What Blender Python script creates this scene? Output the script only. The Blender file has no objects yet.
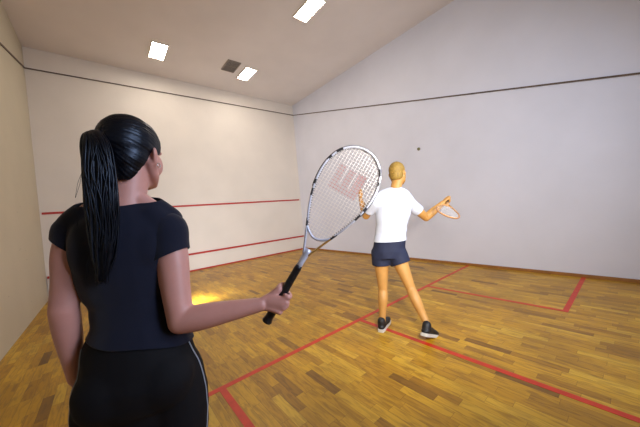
import bpy, bmesh, math, random
import numpy as np
from mathutils import Vector, Matrix, noise
from mathutils.bvhtree import BVHTree
random.seed(7)
PI = math.pi
col = bpy.context.scene.collection

# ------------------------------------------------------------------ camera survey
CAM = Vector((0.9886, -2.1534, 1.3467)); YAW, PIT, ROL, F = 0.6885, -0.0163, -0.0869, 261.5
FW = Vector((math.sin(YAW)*math.cos(PIT), math.cos(YAW)*math.cos(PIT), math.sin(PIT)))
RT = Vector((math.cos(YAW), -math.sin(YAW), 0)); UP = RT.cross(FW)
R2 = RT*math.cos(ROL) + UP*math.sin(ROL); U2 = -RT*math.sin(ROL) + UP*math.cos(ROL)
def ray(u, v): return FW + R2*((u-320)/F) - U2*((v-213.5)/F)
def P(u, v, d): return CAM + ray(u, v)*d
def on_plane(u, v, n, d):
    r = ray(u, v); n = Vector(n); return CAM + r*((d - n.dot(CAM))/n.dot(r))

# ------------------------------------------------------------------ materials
def srgb(r, g, b):
    f = lambda c: (c/255)/12.92 if c/255 <= .04045 else ((c/255+.055)/1.055)**2.4
    return (f(r), f(g), f(b), 1)
def mat(name, c, rough=.5, metal=0, bump=0, bscale=200, var=0, vscale=20, sub=0, coat=0, sheen=0, spec=.5):
    m = bpy.data.materials.new(name); m.use_nodes = True; nt = m.node_tree; b = nt.nodes['Principled BSDF']
    b.inputs['Base Color'].default_value = c; b.inputs['Roughness'].default_value = rough; b.inputs['Metallic'].default_value = metal
    b.inputs['Specular IOR Level'].default_value = spec
    if sub:
        b.inputs['Subsurface Weight'].default_value = sub; b.inputs['Subsurface Radius'].default_value = (.012, .005, .003); b.inputs['Subsurface Scale'].default_value = 1
    if coat: b.inputs['Coat Weight'].default_value = coat; b.inputs['Coat Roughness'].default_value = .1
    if sheen: b.inputs['Sheen Weight'].default_value = sheen
    tc = nt.nodes.new('ShaderNodeTexCoord')
    if var:
        n = nt.nodes.new('ShaderNodeTexNoise'); n.inputs['Scale'].default_value = vscale; n.inputs['Detail'].default_value = 4
        nt.links.new(tc.outputs['Object'], n.inputs['Vector'])
        r = nt.nodes.new('ShaderNodeValToRGB'); r.color_ramp.elements[0].position = .3; r.color_ramp.elements[1].position = .7
        r.color_ramp.elements[0].color = [x*(1-var) for x in c[:3]]+[1]; r.color_ramp.elements[1].color = [min(1, x*(1+var)) for x in c[:3]]+[1]
        nt.links.new(n.outputs['Fac'], r.inputs['Fac']); nt.links.new(r.outputs['Color'], b.inputs['Base Color'])
    if bump:
        n = nt.nodes.new('ShaderNodeTexNoise'); n.inputs['Scale'].default_value = bscale; n.inputs['Detail'].default_value = 3
        nt.links.new(tc.outputs['Object'], n.inputs['Vector'])
        k = nt.nodes.new('ShaderNodeBump'); k.inputs['Strength'].default_value = bump; k.inputs['Distance'].default_value = .002
        nt.links.new(n.outputs['Fac'], k.inputs['Height']); nt.links.new(k.outputs['Normal'], b.inputs['Normal'])
    return m
def emit_mat(name, c, s):
    m = bpy.data.materials.new(name); m.use_nodes = True; b = m.node_tree.nodes['Principled BSDF']
    b.inputs['Base Color'].default_value = (1, 1, 1, 1); b.inputs['Emission Color'].default_value = c; b.inputs['Emission Strength'].default_value = s
    return m

def floor_mat():
    m = bpy.data.materials.new('oak_block_floor'); m.use_nodes = True; nt = m.node_tree; b = nt.nodes['Principled BSDF']
    N = nt.nodes.new; L = nt.links.new
    geo = N('ShaderNodeNewGeometry'); sep = N('ShaderNodeSeparateXYZ'); L(geo.outputs['Position'], sep.inputs[0])
    def M(op, a, bb=None):
        n = N('ShaderNodeMath'); n.operation = op
        for i, x in enumerate((a, bb)):
            if x is None: continue
            if isinstance(x, (int, float)): n.inputs[i].default_value = x
            else: L(x, n.inputs[i])
        return n.outputs[0]
    W, LEN = .07, .36
    xs = M('DIVIDE', sep.outputs[0], W); ci = M('FLOOR', xs); xf = M('FRACT', xs)
    wn = N('ShaderNodeTexWhiteNoise'); wn.noise_dimensions = '1D'; L(ci, wn.inputs['W'])
    ys = M('ADD', M('DIVIDE', sep.outputs[1], LEN), M('MULTIPLY', wn.outputs['Value'], 7.3)); ri = M('FLOOR', ys); yf = M('FRACT', ys)
    cv = N('ShaderNodeCombineXYZ'); L(ci, cv.inputs[0]); L(ri, cv.inputs[1])
    w2 = N('ShaderNodeTexWhiteNoise'); w2.noise_dimensions = '3D'; L(cv.outputs[0], w2.inputs['Vector'])
    ramp = N('ShaderNodeValToRGB'); e = ramp.color_ramp.elements
    cols = [(0, (126, 86, 22)), (.04, (162, 114, 22)), (.2, (182, 132, 24)), (.55, (193, 143, 28)), (.85, (203, 154, 34)), (1, (212, 167, 50))]
    e[0].position = 0; e[0].color = srgb(*cols[0][1]); e[1].position = 1; e[1].color = srgb(*cols[-1][1])
    for p, c in cols[1:-1]: x = e.new(p); x.color = srgb(*c)
    L(w2.outputs['Value'], ramp.inputs['Fac'])
    # grain: noise stretched along each board, shifted board by board
    gv = N('ShaderNodeCombineXYZ'); L(M('MULTIPLY', sep.outputs[0], 34), gv.inputs[0]); L(M('ADD', M('MULTIPLY', sep.outputs[1], 5), M('MULTIPLY', w2.outputs['Value'], 40)), gv.inputs[1]); L(ci, gv.inputs[2])
    gn = N('ShaderNodeTexNoise'); gn.inputs['Scale'].default_value = 1; gn.inputs['Detail'].default_value = 5; gn.inputs['Distortion'].default_value = 1.2; L(gv.outputs[0], gn.inputs['Vector'])
    gr = N('ShaderNodeValToRGB'); gr.color_ramp.elements[0].position = .33; gr.color_ramp.elements[0].color = (.5, .44, .34, 1); gr.color_ramp.elements[1].position = .56; gr.color_ramp.elements[1].color = (1.0, 1.0, 1.0, 1)
    L(gn.outputs['Fac'], gr.inputs['Fac'])
    mx = N('ShaderNodeMix'); mx.data_type = 'RGBA'; mx.blend_type = 'MULTIPLY'; mx.inputs[0].default_value = .75
    L(ramp.outputs['Color'], mx.inputs[6]); L(gr.outputs['Color'], mx.inputs[7])
    # worn patches
    pn = N('ShaderNodeTexNoise'); pn.inputs['Scale'].default_value = 1.6; pn.inputs['Detail'].default_value = 6; L(geo.outputs['Position'], pn.inputs['Vector'])
    pr = N('ShaderNodeValToRGB'); pr.color_ramp.elements[0].position = .35; pr.color_ramp.elements[0].color = (.8, .8, .8, 1); pr.color_ramp.elements[1].position = .6; pr.color_ramp.elements[1].color = (1, 1, 1, 1)
    L(pn.outputs['Fac'], pr.inputs['Fac'])
    m2 = N('ShaderNodeMix'); m2.data_type = 'RGBA'; m2.blend_type = 'MULTIPLY'; m2.inputs[0].default_value = 1
    L(mx.outputs[2], m2.inputs[6]); L(pr.outputs['Color'], m2.inputs[7])
    gapx = M('LESS_THAN', xf, .03); gapy = M('LESS_THAN', yf, .006); gap = M('MAXIMUM', gapx, gapy)
    m3 = N('ShaderNodeMix'); m3.data_type = 'RGBA'; L(M('MULTIPLY', gap, .55), m3.inputs[0]); L(m2.outputs[2], m3.inputs[6]); m3.inputs[7].default_value = srgb(70, 42, 14)
    L(m3.outputs[2], b.inputs['Base Color'])
    rr = N('ShaderNodeMapRange'); rr.inputs[3].default_value = .3; rr.inputs[4].default_value = .5; L(gn.outputs['Fac'], rr.inputs[0]); L(rr.outputs[0], b.inputs['Roughness'])
    b.inputs['Specular IOR Level'].default_value = .45
    return m
def wall_mat(name, c, marks=0, smudge=0):
    m = bpy.data.materials.new(name); m.use_nodes = True; nt = m.node_tree; b = nt.nodes['Principled BSDF']; N = nt.nodes.new; L = nt.links.new
    geo = N('ShaderNodeNewGeometry')
    n = N('ShaderNodeTexNoise'); n.inputs['Scale'].default_value = 1.3; n.inputs['Detail'].default_value = 5; L(geo.outputs['Position'], n.inputs['Vector'])
    r = N('ShaderNodeValToRGB'); r.color_ramp.elements[0].position = .3; r.color_ramp.elements[1].position = .7
    r.color_ramp.elements[0].color = [x*.93 for x in c[:3]]+[1]; r.color_ramp.elements[1].color = c; L(n.outputs['Fac'], r.inputs['Fac']); out = r.outputs['Color']
    if marks:
        # ball scuffs: sparse smeared specks where a coarse noise lets them through
        mp = N('ShaderNodeMapping'); mp.inputs['Scale'].default_value = (1, .55, 1.6); L(geo.outputs['Position'], mp.inputs['Vector'])
        v = N('ShaderNodeTexVoronoi'); v.inputs['Scale'].default_value = 5.5; L(mp.outputs['Vector'], v.inputs['Vector'])
        lt = N('ShaderNodeMapRange'); lt.inputs[1].default_value = .06; lt.inputs[2].default_value = .11; lt.inputs[3].default_value = 1; lt.inputs[4].default_value = 0; L(v.outputs['Distance'], lt.inputs[0])
        sp = N('ShaderNodeSeparateColor'); L(v.outputs['Color'], sp.inputs[0])
        g = N('ShaderNodeMath'); g.operation = 'GREATER_THAN'; g.inputs[1].default_value = .55; L(sp.outputs[0], g.inputs[0])
        sz = N('ShaderNodeSeparateXYZ'); L(geo.outputs['Position'], sz.inputs[0])
        hz = N('ShaderNodeMapRange'); hz.inputs[1].default_value = 2.6; hz.inputs[2].default_value = 1.2; hz.inputs[3].default_value = 0; hz.inputs[4].default_value = 1; L(sz.outputs[2], hz.inputs[0])
        a = N('ShaderNodeMath'); a.operation = 'MULTIPLY'; L(lt.outputs[0], a.inputs[0]); L(g.outputs[0], a.inputs[1])
        a2 = N('ShaderNodeMath'); a2.operation = 'MULTIPLY'; L(a.outputs[0], a2.inputs[0]); L(hz.outputs[0], a2.inputs[1])
        a3 = N('ShaderNodeMath'); a3.operation = 'MULTIPLY'; a3.inputs[1].default_value = marks; L(a2.outputs[0], a3.inputs[0])
        mx = N('ShaderNodeMix'); mx.data_type = 'RGBA'; L(a3.outputs[0], mx.inputs[0]); L(out, mx.inputs[6]); mx.inputs[7].default_value = srgb(95, 90, 92); out = mx.outputs[2]
    L(out, b.inputs['Base Color']); b.inputs['Roughness'].default_value = .55; b.inputs['Specular IOR Level'].default_value = .3
    bn = N('ShaderNodeTexNoise'); bn.inputs['Scale'].default_value = 14; bn.inputs['Detail'].default_value = 6; L(geo.outputs['Position'], bn.inputs['Vector'])
    k = N('ShaderNodeBump'); k.inputs['Strength'].default_value = .12; k.inputs['Distance'].default_value = .01; L(bn.outputs['Fac'], k.inputs['Height']); L(k.outputs['Normal'], b.inputs['Normal'])
    return m

M_floor = floor_mat()
M_wallF = wall_mat('front_wall_plaster_warm_lit', srgb(228, 219, 208)); M_wallR = wall_mat('right_wall_plaster_cool_lit', srgb(222, 223, 234), marks=.5)  # warm front and cool right: tint of the light put into white walls
M_wallL = wall_mat('left_wall_plaster_shaded', srgb(196, 186, 162), marks=.3); M_ceil = wall_mat('ceiling_paint', srgb(226, 219, 216)); M_above = wall_mat('upper_wall_paint', srgb(220, 213, 206))  # left wall is the same white, its shade mixed into a duller colour
M_red = mat('red_line_paint', srgb(196, 50, 20), .45, var=.12, vscale=12)
M_redwall = mat('red_wall_line', srgb(176, 42, 30), .5)
M_outline = mat('dark_brown_bead', srgb(96, 78, 66), .6, var=.35, vscale=9)
M_wood = mat('baseboard_wood', srgb(150, 100, 48), .5, var=.2, vscale=8)
M_skin = mat('skin', srgb(196, 142, 130), .48, bump=.06, bscale=160, var=.05, vscale=18, sub=.12)
M_mskin = mat('tanned_skin', srgb(194, 142, 76), .5, var=.06, vscale=14, sub=.08)
M_navy = mat('navy_cotton', srgb(17, 21, 38), .85, bump=.25, bscale=500, sheen=.15, spec=.2)
M_black = mat('black_jersey', srgb(13, 13, 17), .8, bump=.2, bscale=500, spec=.2)
M_piping = mat('grey_piping', srgb(150, 155, 165), .6)
M_metal = mat('silver_metal', srgb(210, 208, 205), .25, 1)
M_white = mat('white_cotton', srgb(206, 211, 226), .85, bump=.2, bscale=300)
M_shorts = mat('dark_navy_shorts', srgb(26, 32, 58), .8, bump=.2, bscale=300)
M_rubber = mat('black_rubber', srgb(22, 22, 24), .55); M_sole = mat('pale_sole', srgb(205, 200, 190), .6)
M_hairm = mat('sandy_hair', srgb(150, 118, 48), .65, bump=.5, bscale=120, var=.25, vscale=60)
M_eye = mat('eye_white', srgb(235, 232, 228), .2); M_iris = mat('dark_iris', srgb(40, 26, 18), .2); M_lip = mat('lip', srgb(170, 88, 84), .4)
def hair_mat():
    m = mat('wet_black_hair', srgb(7, 8, 15), .35, spec=.4); nt = m.node_tree; b = nt.nodes['Principled BSDF']
    b.inputs['Specular Tint'].default_value = (.65, .78, 1, 1)
    tc = nt.nodes.new('ShaderNodeTexCoord'); n = nt.nodes.new('ShaderNodeTexNoise'); n.inputs['Scale'].default_value = 60; n.inputs['Detail'].default_value = 4
    mp = nt.nodes.new('ShaderNodeMapping'); mp.inputs['Scale'].default_value = (1, 1, .12)
    nt.links.new(tc.outputs['Object'], mp.inputs[0]); nt.links.new(mp.outputs[0], n.inputs['Vector'])
    r = nt.nodes.new('ShaderNodeMapRange'); r.inputs[3].default_value = .2; r.inputs[4].default_value = .55
    nt.links.new(n.outputs['Fac'], r.inputs[0]); nt.links.new(r.outputs[0], b.inputs['Roughness'])
    return m
M_hair = hair_mat()

# ------------------------------------------------------------------ object helpers
def tag(o, label=None, cat=None, group=None, kind=None):
    if label: o['label'] = label
    if cat: o['category'] = cat
    if group: o['group'] = group
    if kind: o['kind'] = kind
    return o
def link(name, me, m, parent=None, smooth=True):
    o = bpy.data.objects.new(name, me); col.objects.link(o)
    for x in (m if isinstance(m, (list, tuple)) else [m]): me.materials.append(x)
    if smooth:
        for p in me.polygons: p.use_smooth = True
    if parent: o.parent = parent
    return o
def empty(name, loc):
    o = bpy.data.objects.new(name, None); o.empty_display_size = .1; o.location = loc; col.objects.link(o); return o
def bm_obj(name, bm, m, parent=None, smooth=False, origin=(0, 0, 0)):
    me = bpy.data.meshes.new(name); bmesh.ops.translate(bm, verts=bm.verts, vec=-Vector(origin)); bm.to_mesh(me); bm.free()
    return link(name, me, m, parent, smooth)
def box(bm, lo, hi, bev=0):
    r = bmesh.ops.create_cube(bm, size=1)
    for v in r['verts']: v.co = Vector([lo[i] + (v.co[i]+.5)*(hi[i]-lo[i]) for i in range(3)])
    if bev:
        es = list({e for v in r['verts'] for e in v.link_edges}); bmesh.ops.bevel(bm, geom=es, offset=bev, segments=2, affect='EDGES')
def struct(name, lo, hi, m):
    bm = bmesh.new(); box(bm, lo, hi); o = bm_obj(name, bm, m); o['kind'] = 'structure'; return o
def prism(name, pts, m, kind='structure'):
    """a solid from eight corner points (two quads)"""
    bm = bmesh.new(); v = [bm.verts.new(p) for p in pts]
    for f in ((0, 1, 2, 3), (7, 6, 5, 4), (0, 4, 5, 1), (1, 5, 6, 2), (2, 6, 7, 3), (3, 7, 4, 0)): bm.faces.new([v[i] for i in f])
    bmesh.ops.recalc_face_normals(bm, faces=bm.faces); o = bm_obj(name, bm, m); o['kind'] = kind; return o

# ------------------------------------------------------------------ the court
W, FY, BY, H = 6.4, 5.44, -4.31, 5.07; T = .2
struct('floor', (-T, BY-T, -.2), (W+T, FY+T, 0), M_floor)
struct('ceiling', (-T, BY-T, H), (W+T, FY+T, H+.2), M_ceil)
struct('wall_front', (-T, FY, 0), (W+T, FY+T, H), M_wallF)
struct('wall_back', (-T, BY-T, 0), (W+T, BY, H), M_wallL)
struct('wall_left', (-T, BY, 0), (0, FY, H), M_wallL)
struct('wall_right', (W, BY, 0), (W+T, FY, H), M_wallR)
OH, OS = 4.64, .2615; OR_ = OH+.09   # the line has drifted up by the right wall
zl = lambda y: OH - OS*(FY-y)
# beads along the out line, over which the upper wall stands a little proud
prism('trim_1', [(0, FY-.02, OH-.008), (0, FY-.02, OH+.012), (W, FY-.02, OR_+.012), (W, FY-.02, OR_-.008), (0, FY, OH-.008), (0, FY, OH+.012), (W, FY, OR_+.012), (W, FY, OR_-.008)], M_outline)
b0 = -3.9
prism('trim_2', [(W-.02, FY, OR_-.008), (W-.02, FY, OR_+.012), (W-.02, b0, .09+zl(b0)+.012), (W-.02, b0, .09+zl(b0)-.008), (W, FY, OR_-.008), (W, FY, OR_+.012), (W, b0, .09+zl(b0)+.012), (W, b0, .09+zl(b0)-.008)], M_outline)
prism('trim_3', [(0, FY, OH-.008), (0, FY, OH+.012), (0, b0, zl(b0)+.012), (0, b0, zl(b0)-.008), (.02, FY, OH-.008), (.02, FY, OH+.012), (.02, b0, zl(b0)+.012), (.02, b0, zl(b0)-.008)], M_outline)
struct('trim_4', (.03, FY-.006, 1.72), (W-.06, FY, 1.765), M_redwall)          # service line
struct('trim_5', (0.02, FY-.03, .035), (W-.02, FY, .43), M_wallF)                # tin
struct('trim_6', (0.02, FY-.045, .43), (W-.02, FY, .475), M_redwall)             # its red lip
struct('trim_7', (0.0, FY-.04, 0), (W, FY, .035), M_redwall)
struct('baseboard_right', (W-.018, BY, 0), (W, FY-.05, .045), M_wood)
e = .0015
struct('trim_8', (0, -.025, 0), (W-.02, .025, e), M_red)                         # short line
struct('trim_9', (3.2, BY, 0), (3.25, -.025, e), M_red)                          # half court line
struct('trim_10', (4.77, -1.575, 0), (4.82, -.025, e), M_red)                    # right service box
struct('trim_11', (4.77, -1.625, 0), (W-.02, -1.575, e), M_red)
struct('trim_12', (1.575, -1.575, 0), (1.625, -.025, e), M_red)                  # left service box
struct('trim_13', (0, -1.625, 0), (1.625, -1.575, e), M_red)

# ------------------------------------------------------------------ ceiling fittings
M_diff = emit_mat('lamp_diffuser', (1, .90, .78, 1), 33)
M_frame = mat('white_lamp_frame', srgb(225, 218, 200), .5); M_vent = mat('grey_vent_metal', srgb(138, 128, 118), .5); M_ventb = mat('vent_shadow_box', srgb(70, 64, 58), .8)
def ceiling_light():
    t = empty('ceiling_light', (0, 0, H)); a, b, w = .155, .315, .018
    bm = bmesh.new()
    box(bm, (-a, -b, -.03), (-a+w, b, 0)); box(bm, (a-w, -b, -.03), (a, b, 0)); box(bm, (-a+w, -b, -.03), (a-w, -b+w, 0)); box(bm, (-a+w, b-w, -.03), (a-w, b, 0))
    bm_obj('frame', bm, M_frame, t); bm = bmesh.new(); box(bm, (-a+w, -b+w, -.024), (a-w, b-w, -.004)); bm_obj('diffuser', bm, M_diff, t); return t
L0 = ceiling_light(); first = True
for x, y, lab in ((2.16, 4.28, 'lit square ceiling lamp on its own at the left, above the front wall'), (4.16, 4.22, 'lit ceiling lamp right beside the dark air vent'),
                  (4.2, 1.55, 'lit ceiling lamp cut off by the top edge of the photo')):
    if first: o = L0; first = False
    else:
        o = L0.copy(); col.objects.link(o)
        for c in L0.children: d = c.copy(); d.parent = o; col.objects.link(d)
    o.location = (x, y, H); tag(o, lab, 'ceiling light', 'ceiling lights of the court')
v = empty('ceiling_vent', (3.69, 4.09, H)); tag(v, 'dark grey slatted air vent in the ceiling beside a lamp', 'vent')
bm = bmesh.new(); a, b, w = .16, .25, .02
box(bm, (-a, -b, -.02), (-a+w, b, 0)); box(bm, (a-w, -b, -.02), (a, b, 0)); box(bm, (-a+w, -b, -.02), (a-w, -b+w, 0)); box(bm, (-a+w, b-w, -.02), (a-w, b, 0)); box(bm, (-a+w, -.01, -.02), (a-w, .01, -.002))
bm_obj('frame', bm, M_vent, v); bm = bmesh.new(); box(bm, (-a+w, -b+w, -.004), (a-w, b-w, 0)); bm_obj('backing', bm, M_ventb, v)
for s in (-1, 1):
    for k in range(7):
        y = s*(.035+k*.029); bm = bmesh.new(); box(bm, (-a+w, y-.006, -.016), (a-w, y+.006, -.004)); bmesh.ops.rotate(bm, verts=bm.verts, cent=(0, y, -.01), matrix=Matrix.Rotation(.5, 3, 'X'))
        bm_obj('slat', bm, M_vent, v)

# ------------------------------------------------------------------ body kit (world-space soup of overlapping solids, voxel-joined)
class Soup:
    def __init__(s): s.bm = bmesh.new()
    def rings(s, rs):
        """rs: list of (centre, axis1*radius, axis2*radius); a closed loft"""
        n = 20; prev = None; first = None
        for c, a, b in rs:
            cur = [s.bm.verts.new(Vector(c) + Vector(a)*math.cos(2*PI*k/n) + Vector(b)*math.sin(2*PI*k/n)) for k in range(n)]
            if prev:
                for k in range(n): s.bm.faces.new((prev[k], prev[(k+1) % n], cur[(k+1) % n], cur[k]))
            else: first = cur
            prev = cur
        s.bm.faces.new(first[::-1]); s.bm.faces.new(prev)
    def tube(s, pts, rad, flat=None, fx=1.0, dense=6):
        """rounded limb through pts; flat = direction along which the section is scaled by fx"""
        pts = [Vector(p) for p in pts]; n = len(pts); P2, R_ = [], []
        for i in range(n-1):
            p0, p1, p2, p3 = pts[max(i-1, 0)], pts[i], pts[i+1], pts[min(i+2, n-1)]
            r0, r1, r2, r3 = rad[max(i-1, 0)], rad[i], rad[i+1], rad[min(i+2, n-1)]
            for k in range(dense):
                t = k/dense; h = lambda a, b, c, d: .5*((2*b)+(c-a)*t+(2*a-5*b+4*c-d)*t*t+(3*b-a-3*c+d)*t**3)
                P2.append(Vector([h(p0[j], p1[j], p2[j], p3[j]) for j in range(3)])); R_.append(h(r0, r1, r2, r3))
        P2.append(pts[-1]); R_.append(rad[-1])
        T0 = (P2[1]-P2[0]).normalized(); T1 = (P2[-1]-P2[-2]).normalized()
        caps0 = [(P2[0]-T0*R_[0]*math.sin(a), R_[0]*math.cos(a)) for a in (1.45, 1.1, .7, .35)]
        caps1 = [(P2[-1]+T1*R_[-1]*math.sin(a), R_[-1]*math.cos(a)) for a in (.35, .7, 1.1, 1.45)]
        Q = [c[0] for c in caps0]+P2+[c[0] for c in caps1]; RR = [c[1] for c in caps0]+R_+[c[1] for c in caps1]
        ref = Vector(flat) if flat is not None else Vector((.31, .2, .93)); out = []
        for i in range(len(Q)):
            t = (Q[min(i+1, len(Q)-1)]-Q[max(i-1, 0)]).normalized()
            a = (ref - t*ref.dot(t)); a = a.normalized() if a.length > 1e-4 else t.orthogonal().normalized(); b = t.cross(a)
            ref = ref if flat is not None else a
            out.append((Q[i], a*RR[i]*(fx if flat is not None else 1), b*RR[i]))
        s.rings(out)
    def ell(s, c, r, rot=None):
        m = Matrix.Translation(Vector(c)) @ (rot.to_4x4() if rot else Matrix()) @ Matrix.Diagonal((*r, 1))
        bmesh.ops.create_uvsphere(s.bm, u_segments=24, v_segments=14, radius=1, matrix=m)
    def mesh(s, voxel, smooth=12, mask=None):
        """mask(points)->0..1 how strongly each vertex is smoothed"""
        bmesh.ops.recalc_face_normals(s.bm, faces=s.bm.faces)
        me = bpy.data.meshes.new('soup'); s.bm.to_mesh(me); s.bm.free(); o = bpy.data.objects.new('soup', me); col.objects.link(o)
        md = o.modifiers.new('r', 'REMESH'); md.mode = 'VOXEL'; md.voxel_size = voxel; md.adaptivity = 0
        dg = bpy.context.evaluated_depsgraph_get(); dg.update(); m2 = bpy.data.meshes.new_from_object(o.evaluated_get(dg))
        bpy.data.objects.remove(o); bpy.data.meshes.remove(me)
        co = np.empty(len(m2.vertices)*3); m2.vertices.foreach_get('co', co); co = co.reshape(-1, 3)
        ed = np.empty(len(m2.edges)*2, int); m2.edges.foreach_get('vertices', ed); ed = ed.reshape(-1, 2)
        deg = np.bincount(ed.ravel(), minlength=len(co)).astype(float)[:, None]; w = .5*(mask(co)[:, None] if mask else 1)
        for _ in range(smooth):
            a = np.zeros_like(co)
            for j in range(3): a[:, j] = np.bincount(ed[:, 0], co[ed[:, 1], j], len(co)) + np.bincount(ed[:, 1], co[ed[:, 0], j], len(co))
            co = co + (a/deg-co)*w
        m2.vertices.foreach_set('co', co.ravel()); m2.update(); return m2
def local_mesh(me, root):
    """root keeps no rotation, so its children's meshes only need shifting"""
    me.transform(Matrix.Translation(-root.location)); me.update(); return me
def carve(me, s, disp=None, thick=.003):
    """keep the part of a mesh where s(x,y,z) > 0, the edge drawn exactly on s = 0; disp(p, n) moves the surface; then give it a thickness"""
    bm = bmesh.new(); bm.from_mesh(me); bm.normal_update()
    if disp:
        new = [v.co + disp(v.co, v.normal) for v in bm.verts]
        for v, c in zip(bm.verts, new): v.co = c
    val = {v: s(v.co) for v in bm.verts}
    bmesh.ops.delete(bm, geom=[f for f in bm.faces if all(val[v] <= 0 for v in f.verts)], context='FACES')
    mv = {}
    for v in bm.verts:
        if val[v] <= 0:
            ins = [e.other_vert(v) for e in v.link_edges if val[e.other_vert(v)] > 0] or [u for f in v.link_faces for u in f.verts if val[u] > 0]
            if ins:
                acc = Vector()
                for u in ins: t = val[u]/(val[u]-val[v]); acc += u.co.lerp(v.co, t)
                mv[v] = acc/len(ins)
    for v, c in mv.items(): v.co = c
    bad = [v for v in bm.verts if val[v] <= 0 and v not in mv]
    bmesh.ops.delete(bm, geom=[v for v in bm.verts if not v.link_faces], context='VERTS')
    bm.normal_update()
    if thick:
        bnd = [e for e in bm.edges if e.is_boundary]; vs = list(bm.verts); fs = list(bm.faces)
        inner = {v: bm.verts.new(v.co - v.normal*thick) for v in vs}
        for f in fs: bm.faces.new([inner[v] for v in reversed(f.verts)])
        for e_ in bnd:
            f = [x for x in e_.link_faces if x in e_.link_faces]
            a, b = e_.verts; bm.faces.new((b, a, inner[a], inner[b])) if False else bm.faces.new((a, b, inner[b], inner[a]))
        bmesh.ops.recalc_face_normals(bm, faces=bm.faces)
    out = bpy.data.meshes.new('carved'); bm.to_mesh(out); bm.free(); return out
def tube_mesh(path, rad, n=8, closed=False, flat=None, fx=1):
    """thin tube as plain mesh; rad a number or a list"""
    bm = bmesh.new(); N_ = len(path); path = [Vector(p) for p in path]; rad = rad if isinstance(rad, (list, tuple)) else [rad]*N_
    prev = first = None; ref = Vector(flat) if flat is not None else None
    for i in range(N_):
        t = (path[(i+1) % N_ if closed else min(i+1, N_-1)]-path[(i-1) % N_ if closed else max(i-1, 0)]).normalized()
        if ref is None: ref = t.orthogonal()
        a = (ref-t*ref.dot(t)).normalized(); b = t.cross(a)
        if flat is None: ref = a
        cur = [bm.verts.new(path[i]+(a*math.cos(2*PI*k/n)*fx+b*math.sin(2*PI*k/n))*rad[i]) for k in range(n)]
        if prev:
            for k in range(n): bm.faces.new((prev[k], prev[(k+1) % n], cur[(k+1) % n], cur[k]))
        else: first = cur
        prev = cur
    if closed:
        for k in range(n): bm.faces.new((prev[k], prev[(k+1) % n], first[(k+1) % n], first[k]))
    else: bm.faces.new(first[::-1]); bm.faces.new(prev)
    bmesh.ops.recalc_face_normals(bm, faces=bm.faces)
    return bm
def join(bms):
    out = bmesh.new(); me = bpy.data.meshes.new('t')
    for b in bms: b.to_mesh(me); b.free(); out.from_mesh(me)
    bpy.data.meshes.remove(me); return out
def smoothpath(pts, dense=6):
    pts = [Vector(p) for p in pts]; n = len(pts); o = []
    for i in range(n-1):
        a, b, c, d = pts[max(i-1, 0)], pts[i], pts[i+1], pts[min(i+2, n-1)]
        for k in range(dense):
            t = k/dense; o.append(.5*((2*b)+(c-a)*t+(2*a-5*b+4*c-d)*t*t+(3*b-a-3*c+d)*t**3))
    return o+[pts[-1]]

def head_soup(S, c, Fd, Rd, Ud, k=1.0, male=False):
    """cranium, jaw, nose, brow, ears; c = middle of the head, k = scale"""
    rot = Matrix((Rd, Fd, Ud)).transposed(); q = lambda x, y, z: c+(Rd*x+Fd*y+Ud*z)*k
    j = 1.08 if male else 1
    S.ell(q(0, -.012, .032), (.073*k, .092*k, .082*k), rot)
    S.ell(q(0, .022, -.012), (.062*k*j, .066*k, .078*k), rot)
    S.ell(q(0, .036, -.062), (.047*k*j, .048*k, .045*k), rot)
    S.ell(q(0, .062, -.088), (.022*k*j, .022*k, .019*k), rot)                     # chin
    for s in (-1, 1):
        S.tube([q(.058*s, -.005, -.03), q(.05*s, .02, -.066), q(.018*s, .066, -.09)], [.016*k*j]*2+[.013*k*j])   # jawline
        S.ell(q(.038*s, .047, -.026), (.025*k, .027*k, .040*k), rot)                   # cheekbone
        S.ell(q(.028*s, .079, .024), (.02*k, .012*k, .008*k), rot)                  # brow
        er = Matrix.Rotation(.25*s, 3, 'Z'); S.ell(q(.075*s, -.008, -.010), (.007*k, .016*k, .025*k), rot @ er)
        S.ell(q(.079*s, -.014, .0), (.007*k, .014*k, .019*k), rot @ er)
        S.ell(q(.011*s, .092, -.028), (.009*k, .01*k, .008*k), rot)                 # nostril wing
    S.tube([q(0, .083, .018), q(0, .096, -.008), q(0, .105, -.024)], [.007*k, .008*k, .0105*k])
    S.ell(q(0, .085, -.049), (.021*k, .012*k, .008*k), rot); S.ell(q(0, .083, -.06), (.018*k, .011*k, .008*k), rot)
def face_parts(root, c, Fd, Rd, Ud, k, hairm):
    q = lambda x, y, z: c+(Rd*x+Fd*y+Ud*z)*k
    rot = Matrix((Rd, Fd, Ud)).transposed()
    for s in (-1, 1):
        bm = bmesh.new(); bmesh.ops.create_uvsphere(bm, u_segments=16, v_segments=10, radius=.0115*k, matrix=Matrix.Translation(q(.03*s, .0712, .006)))
        ey = bm_obj('eye', bm, M_eye, root, True, root.location)
        bm = bmesh.new(); bmesh.ops.create_uvsphere(bm, u_segments=12, v_segments=8, radius=1, matrix=Matrix.Translation(q(.03*s, .0812, .006)) @ rot.to_4x4() @ Matrix.Diagonal((.0055*k, .0025*k, .0055*k, 1)))
        bm_obj('iris', bm, M_iris, ey, True, root.location)
        bm = tube_mesh([q(.014*s, .091, .022), q(.03*s, .09, .027), q(.046*s, .078, .022)], [.0025*k, .003*k, .0012*k], flat=Fd, fx=.6)
        bm_obj('eyebrow', bm, hairm, root, True, root.location)
    bm = join([tube_mesh(smoothpath([q(-.022, .09, -.054), q(-.008, .0975, -.05), q(.008, .0975, -.05), q(.022, .09, -.054)], 3), .0032*k), tube_mesh(smoothpath([q(-.02, .089, -.056), q(0, .096, -.06), q(.02, .089, -.056)], 3), .0038*k)])
    bm_obj('lips', bm, M_lip, root, True, root.location)

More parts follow.
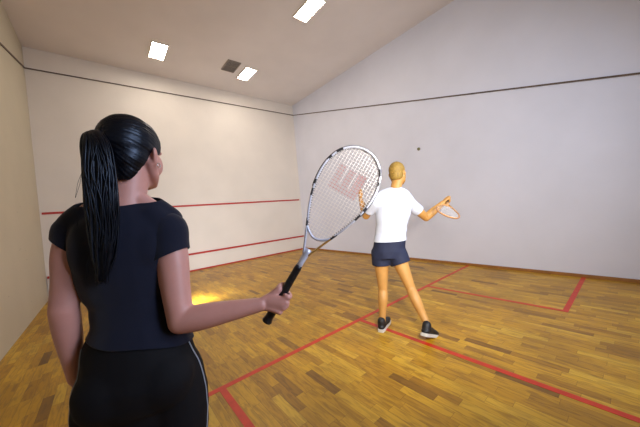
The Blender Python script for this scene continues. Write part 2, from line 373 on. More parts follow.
def hand_on_grip(S, wrist, G, D, N, gc, r, side=1, k=1.0):
    """hand closed round a grip: G grip axis, D wrist->knuckles, N back-of-hand normal, gc grip centre, r grip radius"""
    fr = .0083*k; rr = r+fr*.75
    def at(ang, along, rad=rr): return gc + G*along + (N*math.cos(ang)+D*math.sin(ang))*rad
    offs = [(.031, .0), (.0105, .06), (-.010, .02), (-.029, -.1)]
    kn = []
    for i, (al, x) in enumerate(offs):
        al *= k; f = fr*(1, 1.03, .98, .86)[i]
        K = gc+G*al*.95+N*(r+.016*k)+D*(.020*k+(.004*k if i in (1, 2) else 0)); kn.append(K)
        S.tube([K-D*.012*k, K, at(1.25, al, rr+.004*k), at(1.95, al), at(2.6, al, rr), at(3.3+x, al-.002), at(3.9+x, al-.004)], [f*1.08, f*1.14, f*1.03, f*1.05, f*.97, f*.95, f*.82], dense=4)
        S.tube([wrist+G*al*.35, wrist.lerp(K, .5)+N*.002, K], [.011*k, .011*k, .0098*k], dense=4)       # metacarpal
    mid = wrist.lerp(gc+N*(r+.012*k), .62)
    S.tube([wrist, mid, gc+N*(r+.012*k)+D*.012*k], [.019*k, .0245*k, .026*k], flat=N, fx=.62)          # palm, thin along N
    S.tube([wrist+G*.014*k, wrist.lerp(at(-1.2, .026*k), .6), at(-1.05, .032*k, rr+.002)], [.015*k, .0155*k, .0125*k])   # thumb ball
    S.tube([at(-1.05, .032*k, rr+.002), at(-1.75, .040*k), at(-2.5, .048*k), at(-3.05, .052*k)], [.0118*k, .0105*k, .0098*k, .0078*k], dense=5)
    return kn
def relaxed_hand(S, wrist, Dn, Pn, Tn, k=1.0):
    """hanging hand: Dn wrist->fingers, Pn palm normal, Tn towards the thumb"""
    S.tube([wrist, wrist+Dn*.045*k, wrist+Dn*.085*k], [.022*k, .034*k, .038*k], flat=Pn, fx=.42)
    for i, (t, ln) in enumerate(((.028, .068), (.0095, .078), (-.009, .072), (-.027, .056))):
        b = wrist+Dn*(.088-.004*abs(i-1))*k+Tn*t*k; ln *= k
        S.tube([b-Dn*.02*k, b, b+Dn*ln*.42+Pn*.006*k, b+Dn*ln*.72+Pn*.016*k, b+Dn*ln*.92+Pn*.028*k], [.0095*k, .0092*k, .0086*k, .008*k, .0066*k], dense=4)
    S.tube([wrist+Tn*.014*k+Dn*.02*k, wrist+Tn*.036*k+Dn*.045*k+Pn*.008*k, wrist+Tn*.047*k+Dn*.075*k+Pn*.014*k, wrist+Tn*.048*k+Dn*.1*k+Pn*.018*k], [.014*k, .0125*k, .0098*k, .0078*k], dense=4)
def foot(S, ankle, Fd, k=1.0, extra=0):
    Rr = Fd.cross(Vector((0, 0, 1)))
    S.tube([ankle, ankle-Vector((0, 0, .05*k))-Fd*.02*k], [.036*k+extra, .032*k+extra])
    g = Vector((ankle.x, ankle.y, 0))
    S.tube([ankle-Vector((0, 0, .055*k))-Fd*.035*k, ankle-Vector((0, 0, .055*k))+Fd*.06*k, ankle-Vector((0, 0, .068*k))+Fd*.14*k, ankle-Vector((0, 0, .072*k))+Fd*.175*k], [.03*k+extra, .034*k+extra, .036*k+extra, .026*k+extra], flat=(0, 0, 1), fx=.72)

def shoe(parent, ankle, Fd, pitch=0, k=1.0, mu=None, ms=None):
    """trainer: upper > laces, sole; ankle = ankle joint, drawn toe-forward along Fd, heel raised by pitch about the toe"""
    S_ = Soup(); A = ankle; U = Vector((0, 0, 1)); Rr = Fd.cross(U).normalized()
    if pitch:
        R3 = Matrix.Rotation(-pitch, 3, Rr); Fd = R3 @ Fd; U = R3 @ U
    base = A-U*.075*k
    q = lambda f, r, u: base+Fd*f*k+Rr*r*k+U*u*k
    S_.tube([q(-.045, 0, .03), q(.03, 0, .034), q(.12, .004, .028), q(.175, .006, .024)], [.039*k, .042*k, .045*k, .036*k], flat=U, fx=.72)
    S_.tube([q(-.028, 0, .085), q(-.022, 0, .05), q(.02, 0, .045), q(.1, 0, .036)], [.041*k, .044*k, .042*k, .034*k])
    up = S_.mesh(.005, 5); up = carve(up, lambda p: (p-base).dot(U)-.004*k, thick=0)
    uo = link('shoe', local_mesh(up, parent), mu or M_rubber, parent)
    # sole
    bm = bmesh.new(); prof = [(-.088, .018), (-.084, .03), (-.05, .039), (.02, .037), (.08, .043), (.13, .048), (.18, .042), (.207, .026), (.214, .01)]
    ring = [(f, r) for f, r in prof]+[(f, -r*.95) for f, r in reversed(prof)]
    lo = [bm.verts.new(q(f, r*.96, -.014)) for f, r in ring]; hi = [bm.verts.new(q(f, r*1.03, .014)) for f, r in ring]
    bm.faces.new(lo[::-1]); bm.faces.new(hi); n = len(ring)
    for i in range(n): bm.faces.new((lo[i], lo[(i+1) % n], hi[(i+1) % n], hi[i]))
    bmesh.ops.recalc_face_normals(bm, faces=bm.faces)
    bm_obj('sole', bm, ms or M_sole, uo, False, parent.location)
    bm = join([tube_mesh([q(.035+i*.018, -.02, .079-i*.0075), q(.04+i*.018, 0, .086-i*.0075), q(.035+i*.018, .02, .079-i*.0075)], .003) for i in range(5)])
    bm_obj('laces', bm, M_sole, uo, True, parent.location)
    return uo

# ================================================================== the woman
PSI = math.radians(20); WC = Vector((1.04, -1.05, 0)); WF = Vector((math.sin(PSI), math.cos(PSI), 0)); WR = Vector((math.cos(PSI), -math.sin(PSI), 0)); Z = Vector((0, 0, 1))
w = lambda x, y, z: WC+WR*x+WF*y+Z*z
def wp(u, v, y): return on_plane(u, v, WF, WF.dot(WC)+y)
woman = empty('person', WC); tag(woman, 'woman in a navy t-shirt with a long black ponytail, holding the large racket', 'person')
def w_torso(S, g=0, top=True, lo=.76):
    prof = [(.76, 0, .0, .165, .115), (.80, .010, -.006, .172, .125), (.85, .011, -.008, .169, .128), (.91, .009, -.002, .159, .115), (.97, .004, 0, .146, .098), (1.03, .007, .002, .118, .088), (1.09, .004, .004, .116, .086),
            (1.15, -.002, .004, .133, .093), (1.21, -.004, .002, .138, .10), (1.27, -.004, -.002, .142, .102), (1.32, -.003, -.008, .142, .096), (1.355, 0, -.010, .132, .084), (1.385, .002, -.010, .108, .070), (1.41, .006, -.008, .078, .060), (1.435, .01, -.006, .060, .055), (1.455, .012, -.004, .053, .052)]
    S.rings([(w(cx, cy, z), WR*(a+g), WF*(b+g)) for z, cx, cy, a, b in prof if z >= lo])
    if lo < .8 and g: S.ell(w(0, -.01, .76), (.12, .10, .13), Matrix.Rotation(-PSI, 3, 'Z'))
    if top:
        for s in (-1, 1): S.ell(w(.066*s, .058, 1.225), (.062+g, .056+g, .068+g), Matrix.Rotation(-PSI, 3, 'Z')); S.ell(w(.07*s, -.045, 1.28), (.06+g, .048+g, .10+g), Matrix.Rotation(-PSI, 3, 'Z'))
    for s in (-1, 1): S.ell(w(.076*s+.010, -.062, .835), (.088+g, .072+g, .088+g), Matrix.Rotation(-PSI, 3, 'Z'))
LSH, RSH = w(-.137, -.005, 1.338), w(.128, -.028, 1.315)
LEL, LWR = wp(64, 309, -.03), wp(76, 378, .05)
REL = wp(181, 321, -.08)
elbow_depth = (REL-CAM).dot(FW)
RWR = P(261, 304.5, elbow_depth+.035)
print('woman arms', (LEL-LSH).length, (LWR-LEL).length, (REL-RSH).length, (RWR-REL).length)
# racket axes
RK0 = P(267, 321, RWR.__sub__(CAM).dot(FW)+.022); RK1 = P(366.5, 150, (RK0-CAM).dot(FW)+.07)
RA = (RK1-RK0).normalized(); view = (RK0.lerp(RK1, .5)-CAM).normalized(); RB = RA.cross(view).normalized(); RB = RB if RB.dot(R2) > 0 else -RB; RN = RA.cross(RB).normalized(); RN = RN if RN.dot(view) < 0 else -RN
RL = (RK1-RK0).length; print('racket length', RL)
# hand frame
HGC = RK0+RA*.085; HN = (-view+R2*.1).normalized(); HN = (HN-RA*HN.dot(RA)).normalized(); HD = RA.cross(HN); HD = HD if HD.dot(R2) > 0 else -HD
HK = 1.05; hc = w(.043, .006, 1.586); hpsi = math.radians(39); HF = Vector((math.sin(hpsi), math.cos(hpsi), -.04)).normalized(); HR = HF.cross(Z).normalized(); HU = HR.cross(HF)
S = Soup(); w_torso(S)
S.tube([w(.008, -.012, 1.38), w(.018, -.006, 1.45), w(.03, .004, 1.53)], [.060, .056, .058])
for s in (-1, 1): S.tube([w(.03*s+.01, -.02, 1.45), w(.09*s, -.02, 1.395), w(.135*s, -.01, 1.355)], [.026, .032, .034])
head_soup(S, hc, HF, HR, HU, HK)
S.tube([LSH, LSH.lerp(LEL, .3)-WR*.006, LSH.lerp(LEL, .65), LEL], [.044, .043, .040, .037]); S.tube([LEL, LEL.lerp(LWR, .3), LEL.lerp(LWR, .7), LWR], [.038, .037, .029, .0225])
relaxed_hand(S, LWR, (Z*-1+WF*.55+WR*.15).normalized(), (WR*.9+WF*-.2-Z*.2).normalized(), (WF*.85+Z*.4).normalized(), .95)
S.tube([RSH, RSH.lerp(REL, .3)+WR*.004, RSH.lerp(REL, .65), REL], [.052, .051, .045, .040]); S.tube([REL, REL.lerp(RWR, .25), REL.lerp(RWR, .65), RWR], [.041, .043, .034, .0235])
hand_on_grip(S, RWR, RA, HD, HN, HGC, .0165)
hips = []
for s in (-1, 1):
    hp, kn, an = w(.090*s+.008, 0, .82), w(.105*s+.004, .01, .48), w(.12*s, -.01, .085); hips.append((hp, kn, an))
    S.tube([hp, hp.lerp(kn, .35)+WR*.006*s, hp.lerp(kn, .8), kn, kn.lerp(an, .3)-WF*.012, kn.lerp(an, .75), an], [.088, .082, .06, .053, .052, .036, .032])
    foot(S, an, (WF+WR*.15*s).normalized(), .93)
hands = np.array([HGC, LWR+Vector((0, 0, -.08))]); fh = np.array(hc+HF*.08)
def mk(co):
    d = np.min(np.linalg.norm(co[:, None]-hands[None], axis=2), axis=1); a = np.clip((d-.075)/.06, .05, 1)
    e_ = np.linalg.norm(co-fh, axis=1); return np.minimum(a, np.clip((e_-.05)/.08, .14, 1))
me = S.mesh(.0031, 20, mk)
link('body', local_mesh(me, woman), M_skin, woman)
face_parts(woman, hc, HF, HR, HU, HK, M_hair)

# t-shirt
def wrinkle(amp, sc, st=(1, 1, 1)):
    return lambda p, n: n*(amp*noise.noise(Vector((p.x*sc*st[0], p.y*sc*st[1], p.z*sc*st[2]))))
S = Soup(); w_torso(S, .009, lo=.85)
for s in (-1, 1): S.tube([w(.03*s+.01, -.02, 1.44), w(.09*s, -.02, 1.4), w(.135*s, -.01, 1.36)], [.034, .042, .044])
S.ell(LSH+Z*.003, (.050, .050, .050)); S.ell(RSH+Z*.004, (.0595, .0595, .0595)); S.tube([w(.09, -.03, 1.375), RSH+Z*.004], [.05, .058])
def s_shirt(p):
    l = p-WC; x, y, z = l.dot(WR), l.dot(WF), l.z
    nk = w(.012, .0, 1.438); nn = (Z+WF*-.35).normalized()
    return min(z-(.972+.003*math.sin(x*30)-.24*x), -(p-nk).dot(nn))
me = S.mesh(.005, 14)
def d_shirt(p, n):
    l = p-WC; z = l.z; x = l.dot(WR)
    a = .0035*noise.noise(Vector((x*7, l.dot(WF)*7, z*26)))*(1 if z < 1.12 else .45) + .0025*noise.noise(p*14)
    if z < 1.0: a += (1.0-z)*.07
    return n*a
parts = [carve(me, s_shirt, d_shirt, .0025)]
for sh, el, sg, t, r0, r1, tilt in ((LSH, LEL, -1, .055, .0475, .0475, .7), (RSH, REL, 1, .085, .059, .060, .25)):
    a = (el-sh).normalized(); S = Soup(); S.tube([sh-WR*sg*.07+Z*.022, sh-WR*sg*.035+Z*.016, sh+Z*.007+WR*.003*sg, sh+a*.06, sh+a*.16], [.040, .050, r0+.004, r0+.002, r1])
    me = S.mesh(.004, 8)
    parts.append(carve(me, lambda p: t-(p-sh).dot(a)-tilt*(p-sh).dot(WR)*sg, d_shirt, .0025))
bj = bmesh.new()
for m_ in parts: bj.from_mesh(m_)
shirt = bpy.data.meshes.new('t_shirt'); bj.to_mesh(shirt); bj.free()
link('t_shirt', local_mesh(shirt, woman), M_navy, woman)
# trousers
S = Soup(); w_torso(S, .005, top=False, lo=.76)
for s, (hp, kn, an) in zip((-1, 1), hips):
    S.tube([hp, hp.lerp(kn, .35)+WR*.006*s, hp.lerp(kn, .8), kn, kn.lerp(an, .3)-WF*.012, kn.lerp(an, .75), an+Z*.0], [.100, .100, .082, .07, .068, .066, .068])
me = S.mesh(.006, 12)
tr = carve(me, lambda p: min(1.06-p.z, p.z-.06), lambda p, n: n*(.003*noise.noise(Vector((p.x*10, p.y*10, p.z*22)))), .0025)
tro = link('trousers', local_mesh(tr, woman), M_black, woman)
bt = BVHTree.FromPolygons([v.co+woman.location for v in tro.data.vertices], [p.vertices for p in tro.data.polygons])
for s in (-1, 1):
    pts = []
    for i in range(30):
        z = .975-i*.03; o = w(.5*s, -.026+.012*(i/30), z); h = bt.ray_cast(o, -WR*s)
        if h[0] and z > .08: pts.append(h[0]+WR*s*.0008)
    bm_obj('side_piping', tube_mesh(smoothpath(pts, 2), .0022), M_piping, tro, True, woman.location)
for s, (hp, kn, an) in zip((-1, 1), hips): shoe(woman, an+Z*.004, (WF+WR*.15*s).normalized(), 0, .93)
# hair cap, combed to the tie
TIE = wp(97.5, 134, -.085)
S = Soup(); rot = Matrix((HR, HF, HU)).transposed(); hq = lambda x, y, z: hc+(HR*x+HF*y+HU*z)*HK
S.ell(hq(0, -.014, .034), (.081*HK, .101*HK, .091*HK), rot); S.ell(hq(0, -.035, -.012), (.069*HK, .068*HK, .07*HK), rot); S.ell(hq(0, -.046, -.048), (.050*HK, .044*HK, .058*HK), rot)
S.tube([hq(0, -.08, .03), TIE+HF*.02], [.04, .024])
me = S.mesh(.004, 8)
def s_hair(p):
    l = (p-hc)/HK; x, y, z = l.dot(HR), l.dot(HF), l.dot(HU)
    s = .066+.25*(z-.05)-y if z > .03 else .066-.005-y
    # hairline: forehead, temple, in front of and behind the ear, nape
    line = min(-.092+max(0, y+.062)*2.3, .002+max(0, y-.03)*1.7)
    return min(s, z-line)
def d_hair(p, n):
    l = (p-TIE); ax = (hc-TIE).normalized(); r = l-ax*l.dot(ax); b1 = ax.orthogonal().normalized(); ang = math.atan2(r.dot(b1), r.dot(ax.cross(b1)))
    return n*(.0018*noise.noise(Vector((ang*16, 0, l.length*3)))+.0008*math.sin(ang*60))
link('hair', local_mesh(carve(me, s_hair, d_hair, .003), woman), M_hair, woman)
# ponytail: a core and many wet strands
cen = [(97.5, 133, -.088, .018), (94, 134, -.112, .024), (96, 147, -.135, .034), (99, 172, -.14, .040), (101, 200, -.142, .040), (103, 228, -.135, .037), (103, 252, -.137, .030), (102, 270, -.137, .019), (101, 282, -.135, .008)]
C3 = [wp(u, v_, y) for u, v_, y, r in cen]; bms = [tube_mesh(smoothpath(C3, 4), [max(.004, x) for x in np.interp(np.linspace(0, 8, 33), range(9), [c[3]*.86 for c in cen]).tolist()], 14, flat=WF, fx=.5)]
for k in range(120):
    a = random.uniform(0, 2*PI); rr = random.uniform(.75, 1.03); tw = random.uniform(-.5, .5); pts = []; stop = random.choice([6, 7, 8, 8, 7])
    for i in range(stop+1):
        aa = a+tw*i/8+random.uniform(-.3, .3); R0 = cen[i][3]*rr
        if i == 8: R0 = .016*rr
        pts.append(C3[i]+WR*math.cos(aa)*R0+WF*math.sin(aa)*R0*.52+Z*(random.uniform(-.012, .012) if i > 5 else 0))
    sp = smoothpath(pts, 4); n_ = len(sp); r0 = random.uniform(.0016, .0034)
    bms.append(tube_mesh(sp, [r0*min(1, (n_-i)/8+.12) for i in range(n_)], 5))
for k in range(7):   # stray hairs
    i = random.randint(3, 6); a = C3[i]-WR*cen[i][3]; bms.append(tube_mesh([a, a-WR*random.uniform(.005, .012)-Z*.03, a-WR*random.uniform(.008, .022)-Z*.07], .0005, 3))
bm_obj('ponytail', join(bms), M_hair, woman, True, woman.location)
ax = (C3[2]-C3[0]).normalized(); ringp = []
tdir = (TIE-hq(0, -.06, .03)).normalized(); b1 = tdir.orthogonal().normalized(); b2 = tdir.cross(b1)
for k in range(24): ringp.append(TIE-tdir*.004+(b1*math.cos(2*PI*k/24)+b2*math.sin(2*PI*k/24))*.023)
tag(bm_obj('hair_tie', tube_mesh(ringp, .006, 8, True), M_black, woman, True, woman.location))
for s in (-1, 1):
    c = hq(.084*s, -.006, -.040); bm = tube_mesh([c+(HF*math.cos(t)+HU*math.sin(t))*.0075 for t in np.linspace(0, 2*PI, 14)[:-1]], .0016, 6, True)
    bm_obj('earring', bm, M_metal, woman, True, woman.location)

# ================================================================== rackets
def strings_mesh(hw, a0, a1, A, B, N, O, pitch, rad, logo=None):
    """woven string bed inside the half-width profile hw(a); returns bmesh with material 1 on the stencilled logo"""
    bm = bmesh.new()
    def seg(p, q, m):
        t = (q-p).normalized(); x = t.cross(N).normalized()
        c = [bm.verts.new(e_+x*rad*i+N*rad*j) for e_ in (p, q) for i, j in ((1, 0), (0, 1), (-1, 0), (0, -1))]
        for k in range(4): bm.faces.new((c[k], c[(k+1) % 4], c[4+(k+1) % 4], c[4+k])).material_index = m
    pt = lambda a, b: O+A*a+B*b
    maxb = max(hw(a0+(a1-a0)*i/60) for i in range(61)); nb = int(maxb/pitch)
    step = pitch/4
    for i in range(-nb, nb+1):
        b = i*pitch; a = a0; run = None
        while a < a1:
            ok = hw(a) > abs(b) and hw(a+step) > abs(b)
            if ok:
                m = 1 if logo and logo(a+step/2, b) else 0
                if run and run[1] == m: pass
                else:
                    if run: seg(pt(run[0], b), pt(a, b), run[1])
                    run = (a, m)
            elif run: seg(pt(run[0], b), pt(a, b), run[1]); run = None
            a += step
        if run: seg(pt(run[0], b), pt(a1, b), run[1])
    a = a0+pitch*.6
    while a < a1-pitch*.3:
        h = hw(a); b = -h; run = None
        while b < h:
            m = 1 if logo and logo(a, b+step/2) else 0
            if not run: run = (b, m)
            elif run[1] != m: seg(pt(a, run[0]), pt(a, b), run[1]); run = (b, m)
            b += step
        if run: seg(pt(a, run[0]), pt(a, h), run[1])
        a += pitch
    return bm
def racket(root, O, A, B, N, L, prof, mats, logo=None, pitch=.0125, rad=.0005, grip_r=.0165):
    """prof: (distance from butt, half width) from throat fork to tip"""
    k = L/.685; prof = [(a*k, b) for a, b in prof]; As = [p[0] for p in prof]; Bs = [p[1] for p in prof]
    pt = lambda a, b, n=0: O+A*a+B*b+N*n
    loc = root.location
    # frame loop: up the right side, over the tip, down the left
    left = smoothpath([pt(a, -b) for a, b in prof]); right = smoothpath([pt(a, b) for a, b in prof]); loop = right+left[::-1][1:]
    n_ = len(loop); fr = tube_mesh(loop, .0042, 10, flat=N, fx=2.1)
    me = bpy.data.meshes.new('frame'); bmesh.ops.translate(fr, verts=fr.verts, vec=-loc)
    for f in fr.faces:
        c = f.calc_center_median()+loc-O; a = c.dot(A)/L; b = c.dot(B); f.material_index = 0
        out = abs(b) > 0.0
        if a < .5: f.material_index = 1 if b > 0 else 0
        seg_ = int(a*34+(7 if b > 0 else 0))
        if a > .5 and (seg_ % 7 in (1, 3)) : f.material_index = 2
    fr.to_mesh(me); fr.free(); fo = link('frame', me, [mats['frame'], mats['gold'], mats['dark']], root)
    # bumper and grommet strip
    hwf = lambda a: float(np.interp(a, As, Bs))
    bmp = tube_mesh([p+(p-pt(As[-1]*.8, 0)).normalized()*.0034 for p in loop[int(n_*.2):int(n_*.8)]], .0034, 8, flat=N, fx=1.5)
    bm_obj('bumper_guard', bmp, mats['dark'], root, True, loc)
    gs = []
    for i in range(4, n_-4):
        p = loop[i]
        if (p-O).dot(A) > L*.49:
            d = (pt((p-O).dot(A)*.6+L*.79*.4, 0)-p).normalized(); gs.append(tube_mesh([p, p+d*.009], .0011, 5))
    bm_obj('grommets', join(gs), mats['dark'], fo, True, loc)
    # bridge
    a_ = .325*k*1.0; h = hwf(a_)
    bm_obj('bridge', tube_mesh(smoothpath([pt(a_+.02, -hwf(a_+.02)), pt(a_, -h*.6), pt(a_-.008, 0), pt(a_, h*.6), pt(a_+.02, hwf(a_+.02))]), .0048, 8, flat=N, fx=1.4), mats['frame'], root, True, loc)
    # shaft, grip, butt cap
    f0 = As[0]; bm_obj('shaft', tube_mesh([pt(.19*k, 0), pt(.225*k, 0), pt(f0+.004, 0), pt(f0+.02, 0)], [.0115, .0105, .0125, .013], 12, flat=N, fx=.85), mats['frame'], root, True, loc)
    gl = .2*k; path = [pt(gl*t, 0) for t in np.linspace(0, 1, 61)]
    rr = [grip_r*(1.12 if i < 2 else 1.0 if i < 4 else .93+.05*math.sin(i*.9)*.35-(.12*i/60)) for i in range(61)]
    gp = bm_obj('grip', tube_mesh(path, rr, 14, flat=N, fx=1.0), mats['grip'], root, True, loc)
    bm_obj('collar', tube_mesh([pt(gl-.004, 0), pt(gl+.012, 0)], [grip_r*.86, grip_r*.72], 14), mats['dark'], gp, True, loc)
    bm_obj('butt_cap', tube_mesh([pt(-.005, 0), pt(.003, 0)], [grip_r*.95, grip_r*1.14], 14), mats['dark'], gp, True, loc)
    st = strings_mesh(lambda a: hwf(a)-.003 if a < As[-1] else 0, a_-.004, As[-1]-.003, A, B, N, O, pitch, rad, logo)
    bm_obj('strings', st, [mats['string'], mats['ink']], root, False, loc)
M_fr = mat('racket_silver', srgb(206, 210, 226), .28, .25, var=.15, vscale=30); M_gold = mat('racket_gold', srgb(190, 150, 84), .35, .5, var=.2, vscale=40); M_dk = mat('racket_black', srgb(26, 28, 38), .35)
M_str = mat('string_white', srgb(246, 242, 238), .35); M_ink = mat('red_string_ink', srgb(186, 58, 40), .6); M_grip = mat('black_grip_tape', srgb(16, 18, 24), .38, bump=.3, bscale=90)
rk = empty('squash_racket', RK0); tag(rk, 'large silver and gold racket with a red W on its strings, held by the woman', 'racket')
PROF = [(.256, .010), (.30, .030), (.35, .054), (.40, .077), (.45, .096), (.50, .108), (.55, .1115), (.595, .105), (.635, .088), (.663, .060), (.678, .03), (.682, 0)]
def wlogo(a, b):
    a0, a1 = .527, .630
    x = b+.058+.003
    if not (a0 <= a <= a1): return False
    if 0 <= x < .030 or .043 <= x < .073 or .086 <= x < .116:
        return a < a1-(.006 if .043 <= x < .073 else 0)
    return 0 <= x < .116 and a < a0+.026
racket(rk, RK0, RA, RB, RN, RL, PROF, dict(frame=M_fr, gold=M_gold, dark=M_dk, string=M_str, ink=M_ink, grip=M_grip), wlogo)

# ================================================================== the man
man = empty('person', (3.38, -.5, 0)); tag(man, 'man in a white t-shirt and navy shorts, back turned, swinging a small racket', 'person')
MC = Vector((3.38, -.5, 0)); mf = P(392, 220, 1)-CAM; MF = Vector((mf.x, mf.y, 0)).normalized(); MR = MF.cross(Z).normalized()
mrot = Matrix((MR, MF, Z)).transposed()
MD = 2.82
pel, chest, neck, mh = P(388.5, 250, MD), P(390, 216, MD), P(396, 188, MD), P(397.5, 174, MD+.02)
mrs, mls = P(409, 203, MD), P(375, 201.5, MD)
mre, mrw = P(426, 217.5, MD+.10), P(443, 203, MD+.16)
mle, mlw = P(366, 216, MD+.17), P(361, 200.5, MD+.34)
LF = on_plane(383, 329, (0, 0, 1), 0); RF = on_plane(431, 337, (0, 0, 1), 0)
print('man joints', pel.z, chest.z, mh.z, 'arm', (mre-mrs).length, (mrw-mre).length, (mle-mls).length, (mlw-mle).length, 'legs', LF, RF)
def m_torso(S, g=0, lo=-9, hi=9):
    ax = (neck-pel); pr = [(-.12, .15, .115), (0, .168, .12), (.2, .152, .108), (.35, .146, .102), (.55, .162, .11), (.72, .178, .115), (.83, .178, .10), (.92, .125, .08), (.99, .07, .065)]
    S.rings([(pel+ax*t, MR*(a+g), MF*(b+g)) for t, a, b in pr if lo <= t <= hi])
mFd = (MF*.8+MR*.45).normalized()
lank = LF+Z*.09; rank = RF+Z*.125-mFd*.05
lhip, rhip = pel-MR*.085-Z*.05, pel+MR*.085-Z*.05
lkn = P(383, 290, ((lank-CAM).dot(FW)+MD)/2+.03); rkn = P(411, 289, ((rank-CAM).dot(FW)+MD)/2+.03)
S = Soup(); m_torso(S)
S.tube([neck-Z*.06, neck, mh-Z*.05], [.062, .058, .058])
mhf = (MF*.9+MR*.35-Z*.05).normalized(); mhr = mhf.cross(Z).normalized(); mhu = mhr.cross(mhf)
head_soup(S, mh, mhf, mhr, mhu, 1.12, True)
for s, sh in ((-1, mls), (1, mrs)): S.tube([neck-Z*.03+MR*.03*s, neck.lerp(sh, .6)+Z*.01, sh], [.042, .045, .048])
S.tube([mls, mls.lerp(mle, .5), mle], [.055, .048, .04]); S.tube([mle, mle.lerp(mlw, .35), mlw], [.042, .043, .028])
S.tube([mrs, mrs.lerp(mre, .5), mre], [.055, .05, .042]); S.tube([mre, mre.lerp(mrw, .35), mrw], [.044, .045, .030])
# his racket: held in the right hand, head hanging down towards the viewer
K0 = P(447.5, 200.5, MD+.20); K1 = P(448, 220, MD-.40); KL = .685; KA = (K1-K0).normalized()
K0 = K0-KA*.09; KB = (R2-KA*R2.dot(KA)).normalized(); KB = (Matrix.Rotation(-.25, 3, KA) @ KB); KN = KA.cross(KB)
kgc = K0+KA*.08; kd = (kgc-mrw); kd = (kd-KA*kd.dot(KA)); kd.normalize(); kn_ = kd.cross(KA); kn_ = kn_ if kn_.z > 0 else -kn_
hand_on_grip(S, mrw, KA, kd, kn_, kgc, .016, k=1.1)
relaxed_hand(S, mlw, ((mlw-mle).normalized()+Z*.3).normalized(), (MR*.8-Z*.4).normalized(), (Z*.8+MR*.3).normalized(), 1.05)
for hp, kn, an in ((lhip, lkn, lank), (rhip, rkn, rank)):
    S.tube([hp, hp.lerp(kn, .4), kn+(hp-kn)*.12, kn, kn.lerp(an, .28)-MF*.015, kn.lerp(an, .7), an], [.09, .073, .053, .050, .053, .039, .034])
    S.tube([an, an-Z*.03], [.037, .034])
hands = np.array([kgc, mlw]); fh = np.array(mh+mhf*.09)
me = S.mesh(.0055, 10, lambda co: np.minimum(np.clip((np.min(np.linalg.norm(co[:, None]-hands[None], axis=2), axis=1)-.1)/.08, .15, 1), np.clip((np.linalg.norm(co-fh, axis=1)-.05)/.08, .2, 1)))
link('body', local_mesh(me, man), M_mskin, man)
face_parts(man, mh, mhf, mhr, mhu, 1.12, M_hairm)
# his hair
S = Soup(); hr = Matrix((mhr, mhf, mhu)).transposed(); mq = lambda x, y, z: mh+(mhr*x+mhf*y+mhu*z)*1.12
S.ell(mq(0, -.014, .036), (.083, .103, .092), hr); S.ell(mq(0, -.03, -.012), (.073, .076, .07), hr)
me = S.mesh(.006, 5)
def s_mh(p):
    l = (p-mh)/1.12; x, y, z = l.dot(mhr), l.dot(mhf), l.dot(mhu)
    line = -.062+max(0, y+.045)*.9; line = min(line, .06) if y < .06 else .06+(y-.06)*2
    return min(z-line, .078-y+.2*(z-.05))
link('hair', local_mesh(carve(me, s_mh, lambda p, n: n*(.003*noise.noise(p*60)), .004), man), M_hairm, man)
# his t-shirt
S = Soup(); m_torso(S, .020)
for s, sh in ((-1, mls), (1, mrs)): S.tube([neck-Z*.04+MR*.03*s, neck.lerp(sh, .6), sh], [.056, .066, .068])
S.tube([mls, mls.lerp(mle, .75)], [.07, .066]); S.tube([mrs, mrs.lerp(mre, .75)], [.07, .068])
me = S.mesh(.008, 9); ml_, mr_ = (mle-mls).normalized(), (mre-mrs).normalized()
def s_ms(p):
    s = p.z-(pel.z+.10); s = min(s, neck.z+.005-p.z+(p-neck).dot(MF)*-.3)
    for c, a, sg in ((mls, ml_, -1), (mrs, mr_, 1)):
        q = p-c; al = q.dot(a)
        if (q-a*al).length < .11 and q.dot(MR)*sg > 0.0 and al > 0: s = min(s, .155-al)
    return s
def d_ms(p, n):
    return n*(.012*noise.noise(Vector(((p-MC).dot(MR)*6, (p-MC).dot(MF)*6, p.z*15-5*(p-MC).dot(MR)))))
link('t_shirt', local_mesh(carve(me, s_ms, d_ms, .003), man), M_white, man)
# shorts
S = Soup(); m_torso(S, .010, hi=.6)
for hp, kn, an in ((lhip, lkn, lank), (rhip, rkn, rank)): S.tube([hp+Z*.02, hp.lerp(kn, .4), hp.lerp(kn, .75)], [.104, .100, .100])
me = S.mesh(.008, 9)
def s_sh(p):
    s = pel.z+.17-p.z
    near = min((((p-hp).dot((kn-hp).normalized())), (p-(hp+(kn-hp).normalized()*((p-hp).dot((kn-hp).normalized())))).length) for hp, kn in ((lhip, lkn), (rhip, rkn))) if False else None
    best = None
    for hp, kn in ((lhip, lkn), (rhip, rkn)):
        a = (kn-hp).normalized(); al = (p-hp).dot(a); r = (p-hp-a*al).length
        if best is None or r < best[1]: best = (al, r)
    return min(s, .105-best[0])
so = link('shorts', local_mesh(carve(me, s_sh, lambda p, n: n*(.006*noise.noise(p*12)), .003), man), M_shorts, man)
shoe(man, lank-Z*.0, (MF*.95+MR*.25).normalized(), 0, 1.0); shoe(man, rank+Z*.0, mFd, .42, 1.02)
mk_ = empty('squash_racket', K0); tag(mk_, 'small pale racket in the right hand of the man, seen edge-on against the white wall', 'racket')
racket(mk_, K0, KA, KB, KN, KL, PROF, dict(frame=mat('pale_gold_racket', srgb(200, 150, 96), .4), gold=M_gold, dark=mat('brown_racket', srgb(170, 120, 80), .5), string=M_str, ink=M_str, grip=M_grip), None, .02, .0003)

# ball in flight in front of the right wall
bm = bmesh.new(); bmesh.ops.create_icosphere(bm, subdivisions=3, radius=.02)
b = bm_obj('squash_ball', bm, mat('olive_ball', srgb(90, 84, 50), .7, bump=.3, bscale=400), None, True); b.location = P(418.7, 149, 3.3)
tag(b, 'tiny dark squash ball in the air above the man, against the white wall', 'ball')

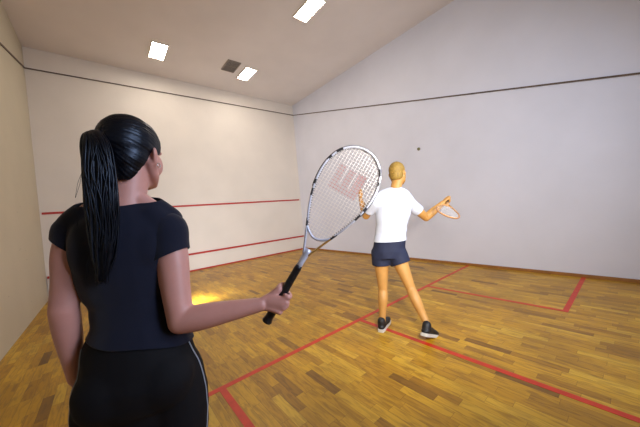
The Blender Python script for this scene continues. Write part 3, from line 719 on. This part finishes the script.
# ------------------------------------------------------------------ light
def area(name, loc, target, size, power, c, spread=None):
    l = bpy.data.lights.new(name, 'AREA'); l.energy = power; l.color = c; l.size = size; o = bpy.data.objects.new(name, l); col.objects.link(o); o.location = loc
    o.rotation_euler = (Vector(target)-Vector(loc)).to_track_quat('-Z', 'Y').to_euler()
    if spread: l.spread = math.radians(spread)
    return o
area('gallery_daylight', (3.6, -4.1, 3.0), (4.2, 2, .6), 1.8, 75, (.70, .80, 1), 120)
area('woman_back_fill', (2.6, -4.2, 1.9), (1.2, -1, 1.2), 1.0, 8, (.66, .76, 1), 70)  # added cool fill for the woman's back, no window behind it
sl = bpy.data.lights.new('side_flash', 'SPOT'); sl.energy = 230; sl.color = (1, .96, .9); sl.spot_size = math.radians(125); sl.spot_blend = 1; sl.shadow_soft_size = .12
so_ = bpy.data.objects.new('side_flash', sl); col.objects.link(so_); so_.location = (1.85, -2.1, 1.5); so_.rotation_euler = (Vector((6.2, 2.6, 1.7))-so_.location).to_track_quat('-Z', 'Y').to_euler()
fp = on_plane(182, 300, (0, 0, 1), .13); pl_ = bpy.data.lights.new('floor_flash', 'SPOT'); pl_.energy = 140; pl_.color = (.95, .97, 1); pl_.shadow_soft_size = .07; pl_.spot_size = math.radians(140); pl_.spot_blend = 1
fo_ = bpy.data.objects.new('floor_flash', pl_); col.objects.link(fo_); fo_.location = fp; fo_.rotation_euler = (Vector((6.0, 5.4, 1.4))-fp).to_track_quat('-Z', 'Y').to_euler()
w_ = bpy.data.worlds.new('w'); bpy.context.scene.world = w_; w_.use_nodes = True; w_.node_tree.nodes['Background'].inputs[0].default_value = (.6, .65, .8, 1); w_.node_tree.nodes['Background'].inputs[1].default_value = .2

# ------------------------------------------------------------------ camera
cd = bpy.data.cameras.new('camera'); cam = bpy.data.objects.new('camera', cd); col.objects.link(cam)
cd.sensor_fit = 'HORIZONTAL'; cd.sensor_width = 36; cd.lens = F/640*36; cd.clip_start = .05; cd.clip_end = 100
cam.matrix_world = Matrix.Translation(CAM) @ Matrix((R2, U2, -FW)).transposed().to_4x4()
sc = bpy.context.scene; sc.camera = cam
sc.view_settings.view_transform = 'Standard'; sc.view_settings.look = 'None'; sc.view_settings.gamma = 1; sc.view_settings.use_curve_mapping = False
sc.view_settings.exposure = .5
